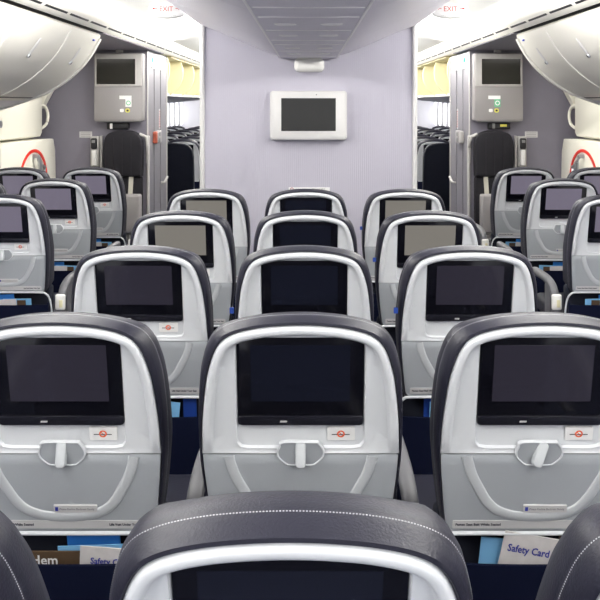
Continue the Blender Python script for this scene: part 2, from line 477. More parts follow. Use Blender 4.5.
def make_arm(root, x):
    mb = MB(); c = smooth_curve([(0, .075, .52), (0, .080, .575), (0, .105, .625), (0, .16, .655), (0, .26, .668), (0, .47, .662)], 22)
    w = .021; lo = []
    for i, p in enumerate(c):
        d = (c[min(i + 1, 21)] - c[max(i - 1, 0)]).normalized(); nrm = Vector((0, -d.z, d.y)); th = .021
        ring = []
        for k in range(12):
            a = 2 * math.pi * k / 12; ca_, sa_ = math.cos(a), math.sin(a)
            ex = math.copysign(abs(ca_) ** .6, ca_) * w; ey = math.copysign(abs(sa_) ** .6, sa_) * th
            ring.append(p + Vector((x + ex, 0, 0)) + nrm * ey)
        lo.append(ring)
    mb.loft(lo, 'arm_grey'); mb.cap(lo[0][::-1], 'arm_grey'); mb.cap(lo[-1], 'arm_grey')
    mb.box((x, .20, .50), (.018, .10, .28), 'arm_grey', bev=.008)
    a = mb.build('armrest', root)
    mb = MB(); mb.box((x, .061, .578), (.054, .024, .085), 'cap_white', bev=.010); mb.box((x + .006, .048, .572), (.018, .004, .040), 'cap_yellow', bev=.0015)
    tag(mb.build('end_cap', a), label='white end cap')
    return a

seat0 = make_seat(True)
RIGHT = {}
def recline(s, deg):
    piv = Vector((0, .05, .45)); a = R(deg)
    M = Matrix.Translation(piv) @ Matrix.Rotation(a, 4, 'X') @ Matrix.Translation(-piv)
    for ch in s.children:
        if ch.name.split('.')[0] in ('back_shell', 'tray_table', 'monitor', 'backrest_cover', 'tray_latch', 'edge_trim', 'fabric_tab'):
            ch.matrix_basis = M @ ch.matrix_basis
def place_seat(x, D, label, group, screen='screen_dark', right_arm=False, first=[True], latch=0, rec=0, src=None):
    if src is None: src = seat0
    if first[0]: s = src; first[0] = False
    else: s = copy_tree(src)
    s.location = (x, D, 0)
    tag(s, label, 'seat', group)
    for ch in s.children:
        n = ch.name.split('.')[0]
        if n == 'monitor':
            for g in ch.children:
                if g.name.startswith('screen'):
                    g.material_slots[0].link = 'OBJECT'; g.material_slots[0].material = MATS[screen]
                    tag(g, label={'screen_dark': None, 'screen_dim_glare': None, 'screen_violet_glare': 'screen with violet glare painted as a glow', 'screen_grey_glare': 'pale grey glowing screen'}[screen])
        if n == 'tray_latch' and latch: ch.rotation_euler = (-AL, R(latch), 0)
        if n == 'armrest' and right_arm:
            a = copy_tree(ch, s); a.location = (.538, 0, 0)
    return s

PITCH = .805; CB = 1.83; DX = .5495
bases = [1.093, CB, 2.675, 3.525, 4.40]
rown = ['nearest row cut by the picture bottom', 'second row from the camera', 'third row from the camera', 'fourth row from the camera', 'row next to the bulkhead wall']
coln = ['left', 'middle', 'right']
import itertools
lit_jobs = []
first = [True]
order = [(1, 1)] + [(r, c) for r in range(5) for c in range(3) if (r, c) != (1, 1)]
tabs_off = []
for r, c in order:
    x = SX + (c - 1) * DX
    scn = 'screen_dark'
    if c != 1 and r in (0, 1, 2): scn = 'screen_dim_glare'
    if c != 1 and r in (3, 4): scn = 'screen_grey_glare'
    lb = 'grey-shelled %s seat of the centre block, %s' % (coln[c], rown[r])
    if (r, c) == (1, 2): lb = 'grey-shelled centre block seat with its tray latch turned askew'
    x = SX + (c - 1) * (.566 if r == 0 else .543 if r == 1 else DX) - (.008 if r == 0 else .004 if r == 1 else 0)
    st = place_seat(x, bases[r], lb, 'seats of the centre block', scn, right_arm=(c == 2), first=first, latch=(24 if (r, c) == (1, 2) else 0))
    if r == 0: recline(st, 6)
    if r < 2 or c == 0:
        for ch in list(st.children):
            if ch.name.split('.')[0] == 'fabric_tab': tabs_off.append(ch)
LX = 1.605
for ch in tabs_off: bpy.data.objects.remove(ch)
side_names = {4.15: 'nearest visible row', 5.0: 'middle visible row', 5.85: 'farthest visible row'}
for s, sn in ((-1, 'left'), (1, 'right')):
    for D, xs in ((4.15, (LX,)), (5.0, (LX, 2.142)), (5.85, (LX, 2.142))):
        for k, x in enumerate(xs):
            lb = 'aircraft seat of the %s window block, %s, %s' % (sn, side_names[D], 'beside the aisle' if k == 0 else 'in from the aisle')
            ra = s == -1 and k == 0
            st = place_seat(s * x, D, lb, 'seats of the %s window block' % sn, 'screen_violet_glare', right_arm=ra, first=first)
            if s == -1:
                for ch in list(st.children):
                    if ch.name.split('.')[0] == 'fabric_tab': bpy.data.objects.remove(ch)
            if s == -1 and k == 1:
                for ch in list(st.children):
                    if ch.name.split('.')[0] == 'armrest':
                        for g in list(ch.children): bpy.data.objects.remove(g)
                        bpy.data.objects.remove(ch)

# ------------------------------------------------------------------ far cabin seats (seen small through the aisles)
def make_far_seat():
    root = empty('passenger_seat')
    mb = MB()
    LL = []
    for off, t in ((-.004, -.016), (.004, .003), (.0175, -.012), (.022, -.04), (.017, -.085), (-.012, -.12), (-.04, -.13)):
        LL.append([P(p.x + n.x * off, p.y + n.y * off, t) for p, n in list(zip(OUT, ON))[::5]])
    mb.loft(LL, 'leather', closed=False); mb.cap(LL[-1], 'leather'); mb.build('backrest_cover', root)
    mb = MB(); A = [(p, n) for p, n in list(zip(OUT, ON))[::4]]
    L1 = [P(p.x, p.y, -.01) for p, n in A]; L2 = [P(p.x - n.x * .004, p.y - n.y * .004, .006) for p, n in A]; L3 = [P(p.x - n.x * .02, p.y - n.y * .02, .006) for p, n in A]; L4 = [P(p.x - n.x * .028, p.y - n.y * .028, -.004) for p, n in A]
    mb.loft([L1, L2, L3, L4], 'shell_silver'); mb.cap(L4, 'shell_silver'); mb.build('back_shell', root)
    mb = MB(); plate(mb, rrect(-.1425, .1425, .275, .485, .007), -.01, .004, 'bezel', bev=.002); mb.build('monitor', root)
    mb = MB(); mb.box((0, .03, .42), (.44, .08, .46), 'navy', bev=.015); mb.build('literature_pocket', root)
    mb = MB(); mb.box((0, .36, .44), (.47, .50, .10), 'leather', bev=.03); mb.build('seat_cushion', root)
    mb = MB(); mb.box((0, .30, .20), (.30, .36, .395), 'navy', bev=.01); mb.build('seat_base', root)
    return root
far0 = make_far_seat(); ff = [True]
for s, sn in ((-1, 'left'), (1, 'right')):
    for r in range(8):
        D = 10.0 + .8 * r
        for k in range(3):
            x = s * (1.60 + .522 * k)
            # keep those the aisle gap can show
            xi, xo = abs(x) - .24, abs(x) + .24
            lo = 1.06 / 7.82 * D; hi = 1.46 / 7.82 * D
            if xo < lo or xi > hi + .25: continue
            o = far0 if ff[0] else copy_tree(far0); ff[0] = False
            o.location = (x, D, 0)
            lb = 'dark-topped seat in the rear cabin seen past the %s aisle' % sn
            tag(o, lb, 'seat', 'rear cabin seats past the %s aisle' % sn)
# the dark-backed seats that open the rear cabin
for s, sn in ((-1, 'left'), (1, 'right')):
    root = empty('passenger_seat', (s * 1.58, 9.15, 0))
    mb = MB(); W = .235
    prof = [(-W, .05), (-W, .9), (-W + .004, 1.04), (-W + .02, 1.11), (-W + .06, 1.155), (-W + .12, 1.175), (0, 1.183)]
    c = smooth_curve([(x, z, 0) for x, z in prof] + [(-x, z, 0) for x, z in prof[-2::-1]], 50)
    lo = []
    for off, y in ((-.03, .0), (-.008, -.0), (0, .010), (.0, .09), (-.01, .11), (-.04, .115)):
        nn = normals2(c); lo.append([(p.x - n.x * off, y - (p.y - .65) * .1, p.y - n.y * off) for p, n in zip(c, nn)])
    mb.loft(lo, 'leather_dark'); mb.cap(lo[0], 'leather_dark'); mb.cap(lo[-1], 'leather_dark')
    mb.build('backrest_cover', root)
    mb = MB(); mb.box((0, .38, .42), (.46, .46, .12), 'leather_dark', bev=.03); mb.build('seat_cushion', root)
    mb = MB(); mb.box((0, .34, .18), (.30, .36, .35), 'leather_dark', bev=.01); mb.build('seat_base', root)
    tag(root, 'plain dark navy seat back just beyond the %s galley partition' % sn, 'seat')

# ------------------------------------------------------------------ papers in the pockets
def paper(kind, seat, dx, w, hgt, rise, m, label, cat, tilt=0, y=.012, text=None, group=None):
    """a card standing in a seat pocket; rise = how far its top edge clears the pocket rim"""
    mb = MB(); t = .0015
    mb.box((0, 0, 0), (w, t * 2, hgt), m)
    if text:
        s, size, im, u, v, wd = text
        put_text(mb, s, size, im, lambda a, b: Vector((a, -t - .0006, b)), u, v, bold=.0006, width=wd)
    o = mb.build(kind)
    o.location = (seat[0] + dx, seat[1] + y, .582 + rise - hgt / 2)
    o.rotation_euler = (R(8), R(tilt), 0)
    tag(o, label, cat, group); return o
def seatpos(r, c): return (SX + (c - 1) * (.543 if r == 1 else DX) - (.004 if r == 1 else 0), bases[r])
L1 = seatpos(1, 0); R1 = seatpos(1, 2)
paper('folded_leaflet', L1, .058, .125, .24, .052, 'blue_card', 'bright blue leaflet highest in the pocket under the left seat of the second row', 'leaflet', tilt=-3, y=.036)
paper('folded_leaflet', L1, .085, .22, .23, .030, 'light_blue_card', 'wide pale blue folder behind the safety card in the left second-row pocket', 'leaflet', tilt=-2, y=.026)
paper('magazine', L1, -.026, .16, .26, .022, 'magazine_brown', 'brown magazine with white lettering in the left second-row pocket', 'magazine', y=.016, text=('Hem', .034, 'label_white', -.062, .097, .062))
paper('safety_card', L1, .096, .150, .26, .034, 'safety_paper', 'grey-patterned safety card standing upright beside the brown magazine', 'card', tilt=4, y=.008, text=('Safety Card', .022, 'ink_blue', -.05, .088, .09))
paper('folded_leaflet', R1, -.098, .055, .22, .045, 'light_blue_card', 'light blue leaflet edge left of the tilted safety card', 'leaflet', tilt=4, y=.028)
paper('safety_card', R1, -.012, .155, .26, .062, 'safety_paper', 'cream-grey safety card tilted clearly in the pocket under the seat with the askew latch', 'card', tilt=10, y=.010, text=('Safety Card', .026, 'ink_blue', -.064, .082, .098))
paper('folded_leaflet', R1, .12, .12, .20, .045, 'magazine_brown', 'dark leaflet edge behind the tilted safety card', 'leaflet', tilt=5, y=.034)
def pocket_set(seat, where, k, mirror=1):
    x = .0
    paper('folded_leaflet', seat, -.01 * mirror + random.uniform(-.01, .01), .11, .22, .048, 'blue_card', 'blue leaflet in the pocket of %s' % where, 'leaflet', tilt=random.uniform(-4, 4), y=.036)
    paper('folded_leaflet', seat, .055 * mirror, .15, .20, .028, 'light_blue_card', 'pale blue folder in the pocket of %s' % where, 'leaflet', tilt=random.uniform(-3, 3), y=.025)
    paper('safety_card', seat, .0, .12, .24, .028, 'safety_paper', 'pale safety card in the pocket of %s' % where, 'card', tilt=random.uniform(-3, 3), y=.009)
    paper('magazine', seat, .08 * mirror, .045, .22, .022, 'magazine_brown', 'dark magazine in the pocket of %s' % where, 'magazine', y=.017)
for s, sn in ((-1, 'left'), (1, 'right')):
    pocket_set((s * LX, 4.15), 'the nearest %s window-block aisle seat' % sn, 0, -s)
    pocket_set((s * LX, 5.0), 'the middle %s window-block aisle seat' % sn, 0, -s)
    pocket_set((s * LX, 5.85), 'the farthest %s window-block aisle seat' % sn, 0, -s)
s2 = seatpos(2, 0)
paper('folded_leaflet', s2, .088, .05, .22, .045, 'light_blue_card', 'pale blue leaflet showing between the left and middle second-row seats', 'leaflet', tilt=6, y=.02)
paper('magazine', s2, .050, .04, .22, .055, 'magazine_brown', 'brown magazine beside the pale blue leaflet in the third-row left pocket', 'magazine', y=.03)
paper('folded_leaflet', s2, .155, .045, .22, .06, 'tab_blue', 'dark blue leaflet right of the pale blue one in the third-row left pocket', 'leaflet', y=.03)
s2 = seatpos(2, 2)
paper('folded_leaflet', s2, -.095, .05, .22, .045, 'light_blue_card', 'pale blue leaflet showing between the middle and right second-row seats', 'leaflet', tilt=0, y=.02)
paper('folded_leaflet', s2, -.10, .075, .22, .075, 'tab_blue', 'dark blue leaflet behind the pale blue one in the third-row right pocket', 'leaflet', y=.032)

# ------------------------------------------------------------------ room shell
def zrel(z): return EYE + z
def struct(o): o['kind'] = 'structure'; return o
YB, YF = -1.6, 17.7
mb = MB(); mb.box((0, (YB + YF) / 2, -.03), (5.94, YF - YB, .06), 'carpet'); struct(mb.build('floor'))
for s, sn in ((-1, 'left'), (1, 'right')):
    mb = MB(); mb.prism([(s * 2.90, 0), (s * 2.90, 2.4), (s * 2.97, 2.4), (s * 2.97, 0)], YB, YF, 'sidewall', smooth=False)
    w = struct(mb.build('wall_' + sn))
mb = MB(); mb.box((0, YF + .04, 1.2), (5.78, .08, 2.5), 'sidewall'); struct(mb.build('wall_back'))
# ceiling, one continuous curved sheet with thickness
cp = [(-2.97, .70), (-1.42, .605), (-1.33, .605), (-1.25, .612), (-1.15, .62), (-1.03, .645), (-.9, .64), (-.8, .62), (-.7, .66), (0, .68)]
cp = cp + [(-x, z) for x, z in cp[-2::-1]]
poly = [(x, zrel(z)) for x, z in cp] + [(x, zrel(z) + .05) for x, z in cp[::-1]]
mb = MB(); n = len(cp)
lo = [[(x, y, zrel(z)) for x, z in cp] for y in (YB, YF)]; hi = [[(x, y, zrel(z) + .05) for x, z in cp] for y in (YB, YF)]
mb.loft(lo, 'ceiling_white', closed=False); mb.loft(hi, 'ceiling_white', closed=False)
struct(mb.build('ceiling', sharp=50))
# valances with vent slots
for i, s in enumerate((-1, 1)):
    mb = MB(); pr = [(-1.445, .500), (-1.425, .490), (-1.405, .497), (-1.385, .515), (-1.36, .535), (-1.345, .56), (-1.34, .62), (-1.445, .62)]
    mb.prism([(-s * x, zrel(z)) for x, z in pr], YB, YF, 'valance_white', smooth=False)
    v = struct(mb.build('trim_%d' % (i + 1), sharp=40))
    mb = MB(); y = -1.5
    while y < YF - 1:
        if y > -1.4:
            a, b = (1.3865, .5120), (1.3770, .5195)
            mb.add([(s * a[0], y, zrel(a[1]) - .0005), (s * b[0], y, zrel(b[1]) - .0005), (s * b[0], y + .37, zrel(b[1]) - .0005), (s * a[0], y + .37, zrel(a[1]) - .0005),
                    (s * a[0], y, zrel(a[1]) + .01), (s * b[0], y, zrel(b[1]) + .01), (s * b[0], y + .37, zrel(b[1]) + .01), (s * a[0], y + .37, zrel(a[1]) + .01)],
                   [(0, 1, 2, 3), (0, 1, 5, 4), (2, 3, 7, 6), (1, 2, 6, 5), (0, 3, 7, 4)], 'black')
        y += .4315
    mb.build('vent_slots', v)
    mb = MB(); mb.box((s * 1.486, 3.9, zrel(.520)), (.012, 3.1, .064), 'black'); mb.build('shadow_gap', v)  # black panel set behind the gap to stand for its shade
# soffits above the door area
for i, s in enumerate((-1, 1)):
    mb = MB(); mb.box((s * 2.06, 6.6, zrel(.50)), (1.26, 2.3, .03), 'monument'); struct(mb.build('trim_%d' % (i + 3)))

# centre bulkhead
mb = MB(); mb.box((0, 5.87, 1.17), (1.44, .90, 2.32), 'bulkhead'); w = struct(mb.build('wall_centre'))
for s in (-1, 1):
    mb = MB(); mb.box((s * .735, 5.86, 1.17), (.034, .93, 2.32), 'jamb', bev=.012); mb.build('edge_post', w)

# ------------------------------------------------------------------ centre overhead bins
cprof = [(-.775, .585), (-.76, .548), (-.70, .522), (-.60, .484), (-.52, .450), (-.40, .398), (-.286, .352), (-.205, .328), (-.107, .3175), (0, .3155)]
cprof = cprof + [(-x, z) for x, z in cprof[-2::-1]]
cs = smooth_curve([(x, z, 0) for x, z in cprof], 60)
names_c = ['centre bin section overhead nearest the top edge of the picture', 'middle centre bin section of the ceiling', 'centre bin section meeting the bulkhead wall']
for k, (a, b) in enumerate(((1.45, 2.75), (2.756, 4.06), (4.066, 5.405))):
    root = empty('overhead_bin', (0, a, zrel(.32)))
    tag(root, 'lavender-grey curved ' + names_c[k], 'overhead bin', 'centre overhead bins')
    mb = MB(); pl = [(p.x, p.y - .32) for p in cs] + [(.74, .352), (-.74, .352)]
    mb.prism(pl, 0, b - a, 'centre_bin', smooth=True); mb.build('bin_body', root, sharp=50)
    mb = MB(); pb = [(-.20, .0015), (-.19, -.0085), (-.1, -.0135), (0, -.0150), (.1, -.0135), (.19, -.0085), (.20, .0015), (0, .03)]
    mb.prism(pb, .0, b - a, 'psu', smooth=False)
    for s in (-1, 1): mb.box((s * .196, (b - a) / 2, -.0065), (.009, b - a, .006), 'psu_edge')
    panel = mb.build('service_panel', root)
    for j, yy in enumerate((.28, .78)):
        for s in (-1, 1):
            mb = MB(); L = []
            for rr, z in ((.030, -.009), (.028, -.017), (.020, -.019), (.014, -.015)): L.append([(s * .09 + rr * 1.5 * math.cos(q * math.pi / 12), yy + rr * math.sin(q * math.pi / 12), z) for q in range(24)])
            mb.loft(L, 'psu_edge'); mb.cap(L[-1], 'psu'); mb.build('reading_lamp', panel)
    for yy in (.02, .53, 1.05): mb = MB(); mb.box((0, yy, -.0145), (.36, .006, .004), 'psu_edge'); mb.build('panel_rib', panel)
    for s in (-1, 1):
        mb = MB(); mb.box((s * .772, .02, .235), (.012, .035, .02), 'mid_grey', bev=.004); mb.build('hinge_stop', root)
# white rounded sensor housing below the bin
root = empty('sensor_housing', (0, 5.38, zrel(.23)))
mb = MB(); mb.box((0.005, -.05, .028), (.205, .12, .094), 'cap_white', bev=.032); mb.build('housing', root)
mb = MB(); mb.box((0.005, -.045, .075), (.16, .15, .010), 'cap_white', bev=.004); mb.build('mounting_plate', root)
tag(root, 'small glossy white rounded box hanging at the top of the lavender wall', 'sensor')
# wall monitor
root = empty('wall_monitor', (0, 5.42, zrel(-.085)))
mb = MB(); fnw = lambda x, z, t: Vector((x, -t, z))
plate(mb, rrect(-.264, .264, -.168, .168, .022), 0, .085, 'jamb', fn=fnw, bev=.02)
mb.build('monitor_frame', root)
mb = MB(); plate(mb, [(-.186, -.106), (.186, -.106), (.186, .118), (-.186, .118)], .080, .0865, 'screen_off', fn=fnw); mb.build('screen', root)
mb = MB(); plate(mb, rrect(.05, .058, .138, .146, .003), .084, .0865, 'mid_grey', fn=fnw); mb.build('indicator', root)
tag(root, 'white framed monitor with a dark screen on the lavender bulkhead wall', 'monitor')
# placard
mb = MB(); mb.box((.005, 5.416, zrel(-.612)), (.285, .006, .055), 'label_white')
mb2 = MB(); cx, cz = -.115, zrel(-.597); 
for rr in ((.012, .008),):
    mb.loft([[(cx + q * math.cos(a * math.pi / 10), 5.4122, cz + q * math.sin(a * math.pi / 10)) for a in range(20)] for q in rr], 'red_ink')
put_text(mb, 'NO SMOKING   FASTEN SEAT BELT', .016, 'ink', lambda u, w: Vector((u, 5.4122, w)), -.085, zrel(-.603), width=.20)
tag(mb.build('placard'), 'thin white placard with a red circle low on the bulkhead wall', 'sign')

# ------------------------------------------------------------------ exit signs
for s, sn in ((-1, 'left'), (1, 'right')):
    root = empty('exit_sign', (s * .905, 5.0, zrel(.640)))
    mb = MB(); pts = []
    prof = [(-.09, 0), (-.115, -.03), (-.118, -.06), (-.10, -.085), (-.05, -.098), (0, -.1), (.05, -.098), (.10, -.085), (.118, -.06), (.115, -.03), (.09, 0)]
    L = []
    for sc_, y in ((.9, -.020), (1, -.012), (1, .012), (.9, .020)): L.append([(x * sc_, y, z * (sc_ * .5 + .5)) for x, z in prof])
    mb.loft(L, 'exit_sign'); mb.cap(L[0], 'exit_sign'); mb.cap(L[-1], 'exit_sign')
    mb.build('sign_body', root)
    mb = MB(); f = lambda u, w: Vector((u, -.0215, w))
    put_text(mb, 'EXIT', .046, 'red_ink', f, 0, -.056, 'c', width=.085)
    for q in (-1, 1):
        mb.add([f(q * .058, -.0405), f(q * .078, -.0405), f(q * .078, -.0365), f(q * .058, -.0365)], [(0, 1, 2, 3)], 'red_ink')
        mb.add([f(q * .076, -.048), f(q * .092, -.0385), f(q * .076, -.029)], [(0, 1, 2)], 'red_ink')
    mb.build('lettering', root)
    mb = MB()
    for q in range(11): mb.box((-.055 + q * .011, -.022, -.086 if abs(q - 5) < 4 else -.084), (.006, .002, .003), 'mid_grey')
    mb.build('vent_dots', root)
    tag(root, 'white rounded EXIT sign with red arrows hanging over the %s aisle' % sn, 'exit sign')

# ------------------------------------------------------------------ outboard bins
bp = [(-1.500, .488), (-1.470, .484), (-1.449, .478), (-1.453, .455), (-1.484, .395), (-1.52, .335), (-1.577, .260), (-1.645, .195), (-1.70, .150), (-1.76, .110), (-1.83, .070), (-1.92, .036), (-2.03, -.003), (-2.15, -.04), (-2.35, -.075), (-2.62, -.09)]
bs = smooth_curve([(x, z, 0) for x, z in bp], 70)
def bin_point(frac):
    i = frac * (len(bs) - 1); k = int(i); p = bs[k].lerp(bs[min(k + 1, len(bs) - 1)], i - k)
    d = (bs[min(k + 1, len(bs) - 1)] - bs[k - 1]).normalized(); return p, d
units = [(1.35, 2.22), (2.22, 3.09), (3.09, 3.95), (3.95, 4.80), (4.80, 5.45)]
un = ['nearest the camera, cut by the picture edge', 'second from the camera', 'third from the camera', 'second from the end, with a latch streak', 'end unit before the door space']
for s, sn in ((-1, 'left'), (1, 'right')):
    for k, (a, b) in enumerate(units):
        if k == 0: continue
        root = empty('overhead_bin', (s * 1.9, a, zrel(0)))
        tag(root, 'white curved wall-side luggage bin on the %s, %s' % (sn, un[k]), 'overhead bin', 'overhead bins over the %s window block' % sn)
        X = lambda x: -s * x - s * 1.9
        mb = MB(); pl = [(X(p.x), p.y) for p in bs] + [(X(-2.8998), -.09), (X(-2.8998), .55), (X(-1.50), .55)]
        mb.prism(pl, .002, b - a - .002, 'bin_white', smooth=True); body = mb.build('bin_body', root, sharp=45)
        # light seam bead at the far end of each unit, following the curve
        yend = b - a; w = .035 if k == 4 else .012
        mb = MB(); i1 = 52 if k == 4 else 44
        outl = []; inn = []
        nn = normals2(bs)
        for i in range(4, i1):
            p, n = bs[i], nn[i]
            if n.y > 0 or True:
                pass
            sgn = -1 if (n.x * (p.x + 2.3) + n.y * (p.y - .4)) < 0 else 1
            q = p + n * sgn * (.012 if k == 4 else .004); outl.append((X(q.x), q.y)); inn.append((X((p - n * sgn * .01).x), (p - n * sgn * .01).y))
        y0, y1 = (yend - .028, yend + .012) if k == 4 else (yend - .020, yend)
        mb.loft([[(x, y0, z) for x, z in outl], [(x, y1, z) for x, z in outl], [(x, y1, z) for x, z in inn], [(x, y0, z) for x, z in inn], [(x, y0, z) for x, z in outl]], 'bin_seam', closed=False)
        mb.build('end_trim' if k == 4 else 'seam_bead', root)
        # latch: slim recessed streak with a dark button
        mb = MB(); yc = (a + b) / 2 - a + (.02 if k == 4 else 0)
        pts = []
        rows = []
        for q in range(9):
            fr = .125 + .090 * q / 8; p, d = bin_point(fr); nrm = Vector((d.y, -d.x, 0)); 
            if nrm.x * (p.x + 2.3) + nrm.y * (p.y - .4) < 0: nrm = -nrm
            hw_ = .022 * math.sin(math.pi * min(.96, max(.04, q / 8))) ** .5
            o_ = p + nrm * .0015; o2 = p + nrm * .006
            rows.append([(X(o_.x), yc - hw_, o_.y), (X(o2.x), yc - hw_ * .6, o2.y), (X(o2.x), yc + hw_ * .6, o2.y), (X(o_.x), yc + hw_, o_.y)])
        mb.loft(rows, 'jamb', closed=False)
        lt = mb.build('bin_latch', root)
        mb = MB(); p, d = bin_point(.207); nrm = Vector((d.y, -d.x, 0))
        if nrm.x * (p.x + 2.3) + nrm.y * (p.y - .4) < 0: nrm = -nrm
        c3 = Vector((X(p.x), yc, p.y)); n3 = Vector((-s * nrm.x, 0, nrm.y)); u3 = Vector((0, 1, 0)); w3 = n3.cross(u3)
        L = [[c3 + n3 * e + (u3 * math.cos(g * math.pi / 8) + w3 * math.sin(g * math.pi / 8)) * r_ for g in range(16)] for e, r_ in ((.002, .014), (.012, .013), (.013, .008))]
        mb.loft(L, 'metal'); mb.cap(L[-1], 'black'); mb.build('latch_button', lt)
        # service panel and dark slot underneath
        mb = MB(); p, d = bin_point(.535)
        i = int(.50 * 69); q0, q1 = bs[i], bs[i + 1]
        nrm = nn[i] * (-1 if (nn[i].x * (q0.x + 2.3) + nn[i].y * (q0.y - .4)) < 0 else 1)
        A_, B_ = q0 + nrm * .002, q1 + nrm * .002
        mb.add([(X(A_.x), .02, A_.y), (X(B_.x), .02, B_.y), (X(B_.x), b - a - .02, B_.y), (X(A_.x), b - a - .02, A_.y)], [(0, 1, 2, 3)], 'black'); mb.build('shadow_gap', root)
        mb = MB(); L = []
        for i in range(37, 60):
            nrm = nn[i] * (-1 if (nn[i].x * (bs[i].x + 2.3) + nn[i].y * (bs[i].y - .4)) < 0 else 1)
            q = bs[i] + nrm * .003; L.append([(X(q.x), .01, q.y), (X(q.x), b - a - .04, q.y)])
        mb.loft(L, 'psu', closed=False); mb.build('service_panel', root)
        if k == 4:
            mb = MB(); p, d = bin_point(.075); mb.box((X(p.x) + s * -.006, .52, p.y), (.012, .03, .012), 'blue_dot', bev=.003); tag(mb.build('seat_row_marker', root), label='small blue dot')
# dark gap line between valance and bins
# ------------------------------------------------------------------ galley monuments with attendant stations
for i, (s, sn) in enumerate(((-1, 'left'), (1, 'right'))):
    mb = MB(); mb.box((s * 2.115, 7.70, 1.08), (1.23, 1.0, 2.12), 'monument'); m_ = struct(mb.build('wall_galley_' + sn))
    mb = MB(); mb.box((s * 1.4935, 7.70, 1.08), (.012, 1.0, 2.12), 'side_face'); sp = mb.build('side_panel', m_)
    mb = MB()
    for yy in (7.215, 8.19): mb.box((s * 1.487, yy, 1.08), (.014, .03, 2.1), 'console_edge', bev=.004)
    mb.box((s * 1.485, 7.53, 1.03), (.006, .012, 1.9), 'side_face'); mb.box((s * 1.485, 7.85, 1.03), (.006, .012, 1.9), 'side_face')
    mb.box((s * 1.485, 7.70, 1.985), (.006, .60, .014), 'console_edge')
    mb.build('panel_edge', m_)
    # green indicator, call box, text strip, handle
    mb = MB(); mb.box((s * 1.484, 7.47, zrel(.41)), (.010, .05, .04), 'green', bev=.003); tag(mb.build('indicator_light'), 'tiny green light high on the %s galley side panel' % sn, 'light')
    root = empty('call_box', (s * 1.486, 7.58, zrel(-.33)))
    mb = MB(); mb.box((-s * .018, .03, 0), (.045, .20, .125), 'console', bev=.012); mb.build('case', root)
    mb = MB(); mb.box((-s * .018, -.085, 0), (.040, .045, .115), 'orange_red' if s < 0 else 'console_edge', bev=.01); mb.build('end_cover', root)
    mb = MB()
    for zz in (.028, -.028): mb.box((-s * .042, .03, zz), (.006, .06, .035), 'mid_grey', bev=.002)
    mb.build('button', root)
    tag(root, ('small grey box with an orange-red end on the left galley side panel' if s < 0 else 'small grey box with dark buttons on the right galley side panel'), 'call box')
    mb = MB(); mb.box((s * 1.4865, 7.80, zrel(-.16)), (.004, .05, .20), 'label_grey')
    for q in range(7): mb.box((s * 1.484, 7.80, zrel(-.235 + q * .025)), (.003, .022, .012), 'red_ink')
    tag(mb.build('placard'), 'narrow vertical placard with red marks on the %s galley side panel' % sn, 'sign')
    mb = MB(); mb.tube([(s * 1.485, 7.86, zrel(-.80)), (s * 1.455, 7.86, zrel(-.80)), (s * 1.445, 7.88, zrel(-.79)), (s * 1.445, 8.0, zrel(-.755))], .012, 'console_edge'); tag(mb.build('door_handle'), 'small pale lever handle low on the %s galley side panel' % sn, 'handle')
    # video console
    ccx = s * 1.725
    root = empty('video_cabinet', (ccx, 7.2, zrel(-.165)))
    F = lambda x, z, t: Vector((x, -t, z))
    mb = MB(); plate(mb, rrect(-.222, .222, .0, .62, .018), 0, .11, 'console', fn=F, bev=.012); body = mb.build('cabinet_body', root)
    mb = MB(); plate(mb, rrect(-.212, .212, .315, .61, .01), .10, .118, 'console_edge', fn=F, bev=.006); fr = mb.build('screen_frame', root)
    mb = MB(); x0 = -.195 if s < 0 else -.155; plate(mb, [(x0, .335), (x0 + .35, .335), (x0 + .35, .565), (x0, .565)], .116, .1195, 'screen_off', fn=F); mb.build('screen', fr)
    mb = MB(); q = .045 if s < 0 else -.06
    plate(mb, [(q - .035, .200), (q + .075, .200), (q + .075, .232), (q - .035, .232)], .108, .1125, 'label_white', fn=F)
    plate(mb, [(q + .02, .130), (q + .075, .130), (q + .075, .200), (q + .02, .200)], .108, .1125, 'label_white' if s < 0 else 'green_ink', fn=F)
    mb.loft([[F(q + .048 + r_ * math.cos(g * math.pi / 8), .165 + r_ * math.sin(g * math.pi / 8), .1135) for g in range(16)] for r_ in (.022, .014)], 'green_ink' if s < 0 else 'label_white')
    plate(mb, rrect(q - .03, q + .005, .082, .112, .008), .108, .1125, 'label_white', fn=F); plate(mb, rrect(q + .02, q + .06, .078, .116, .015), .108, .1125, 'yellow_ink', fn=F)
    plate(mb, rrect(q + .03, q + .05, .088, .106, .008), .11, .1132, 'ink', fn=F)
    mb.build('stickers', root)
    mb = MB(); plate(mb, rrect(-.19, .19, -.006, .004, .002), .02, .10, 'mid_grey', fn=F); mb.build('base_lip', root)
    mb = MB(); mb.box((0, -.06, .645), (.06, .05, .05), 'console', bev=.008); mb.build('bracket', root)
    tag(root, 'grey wall cabinet with a dark screen above the %s folded attendant seat' % sn, 'cabinet')
    # black flashlight holder
    root = empty('flashlight_holder', (ccx - (.02 if s < 0 else -.02), 7.2, zrel(-.235)))
    mb = MB(); mb.box((0, -.03, .025), (.20, .06, .06), 'black', bev=.01); mb.build('holder', root)
    mb = MB(); mb.box((-.055, -.065, .025), (.022, .02, .05), 'label_white' if s < 0 else 'mid_grey', bev=.004); mb.build('clip', root)
    if s > 0:
        mb = MB(); mb.box((.035, -.0615, .03), (.06, .004, .022), 'yellow_ink'); mb.build('label_plate', root)
    tag(root, 'black holder%s beneath the %s wall cabinet' % (' with a yellow label' if s > 0 else ' with a white clip', sn), 'holder')
    # folded attendant seat
    jx = s * 1.685
    root = empty('attendant_seat', (jx, 7.2, 0))
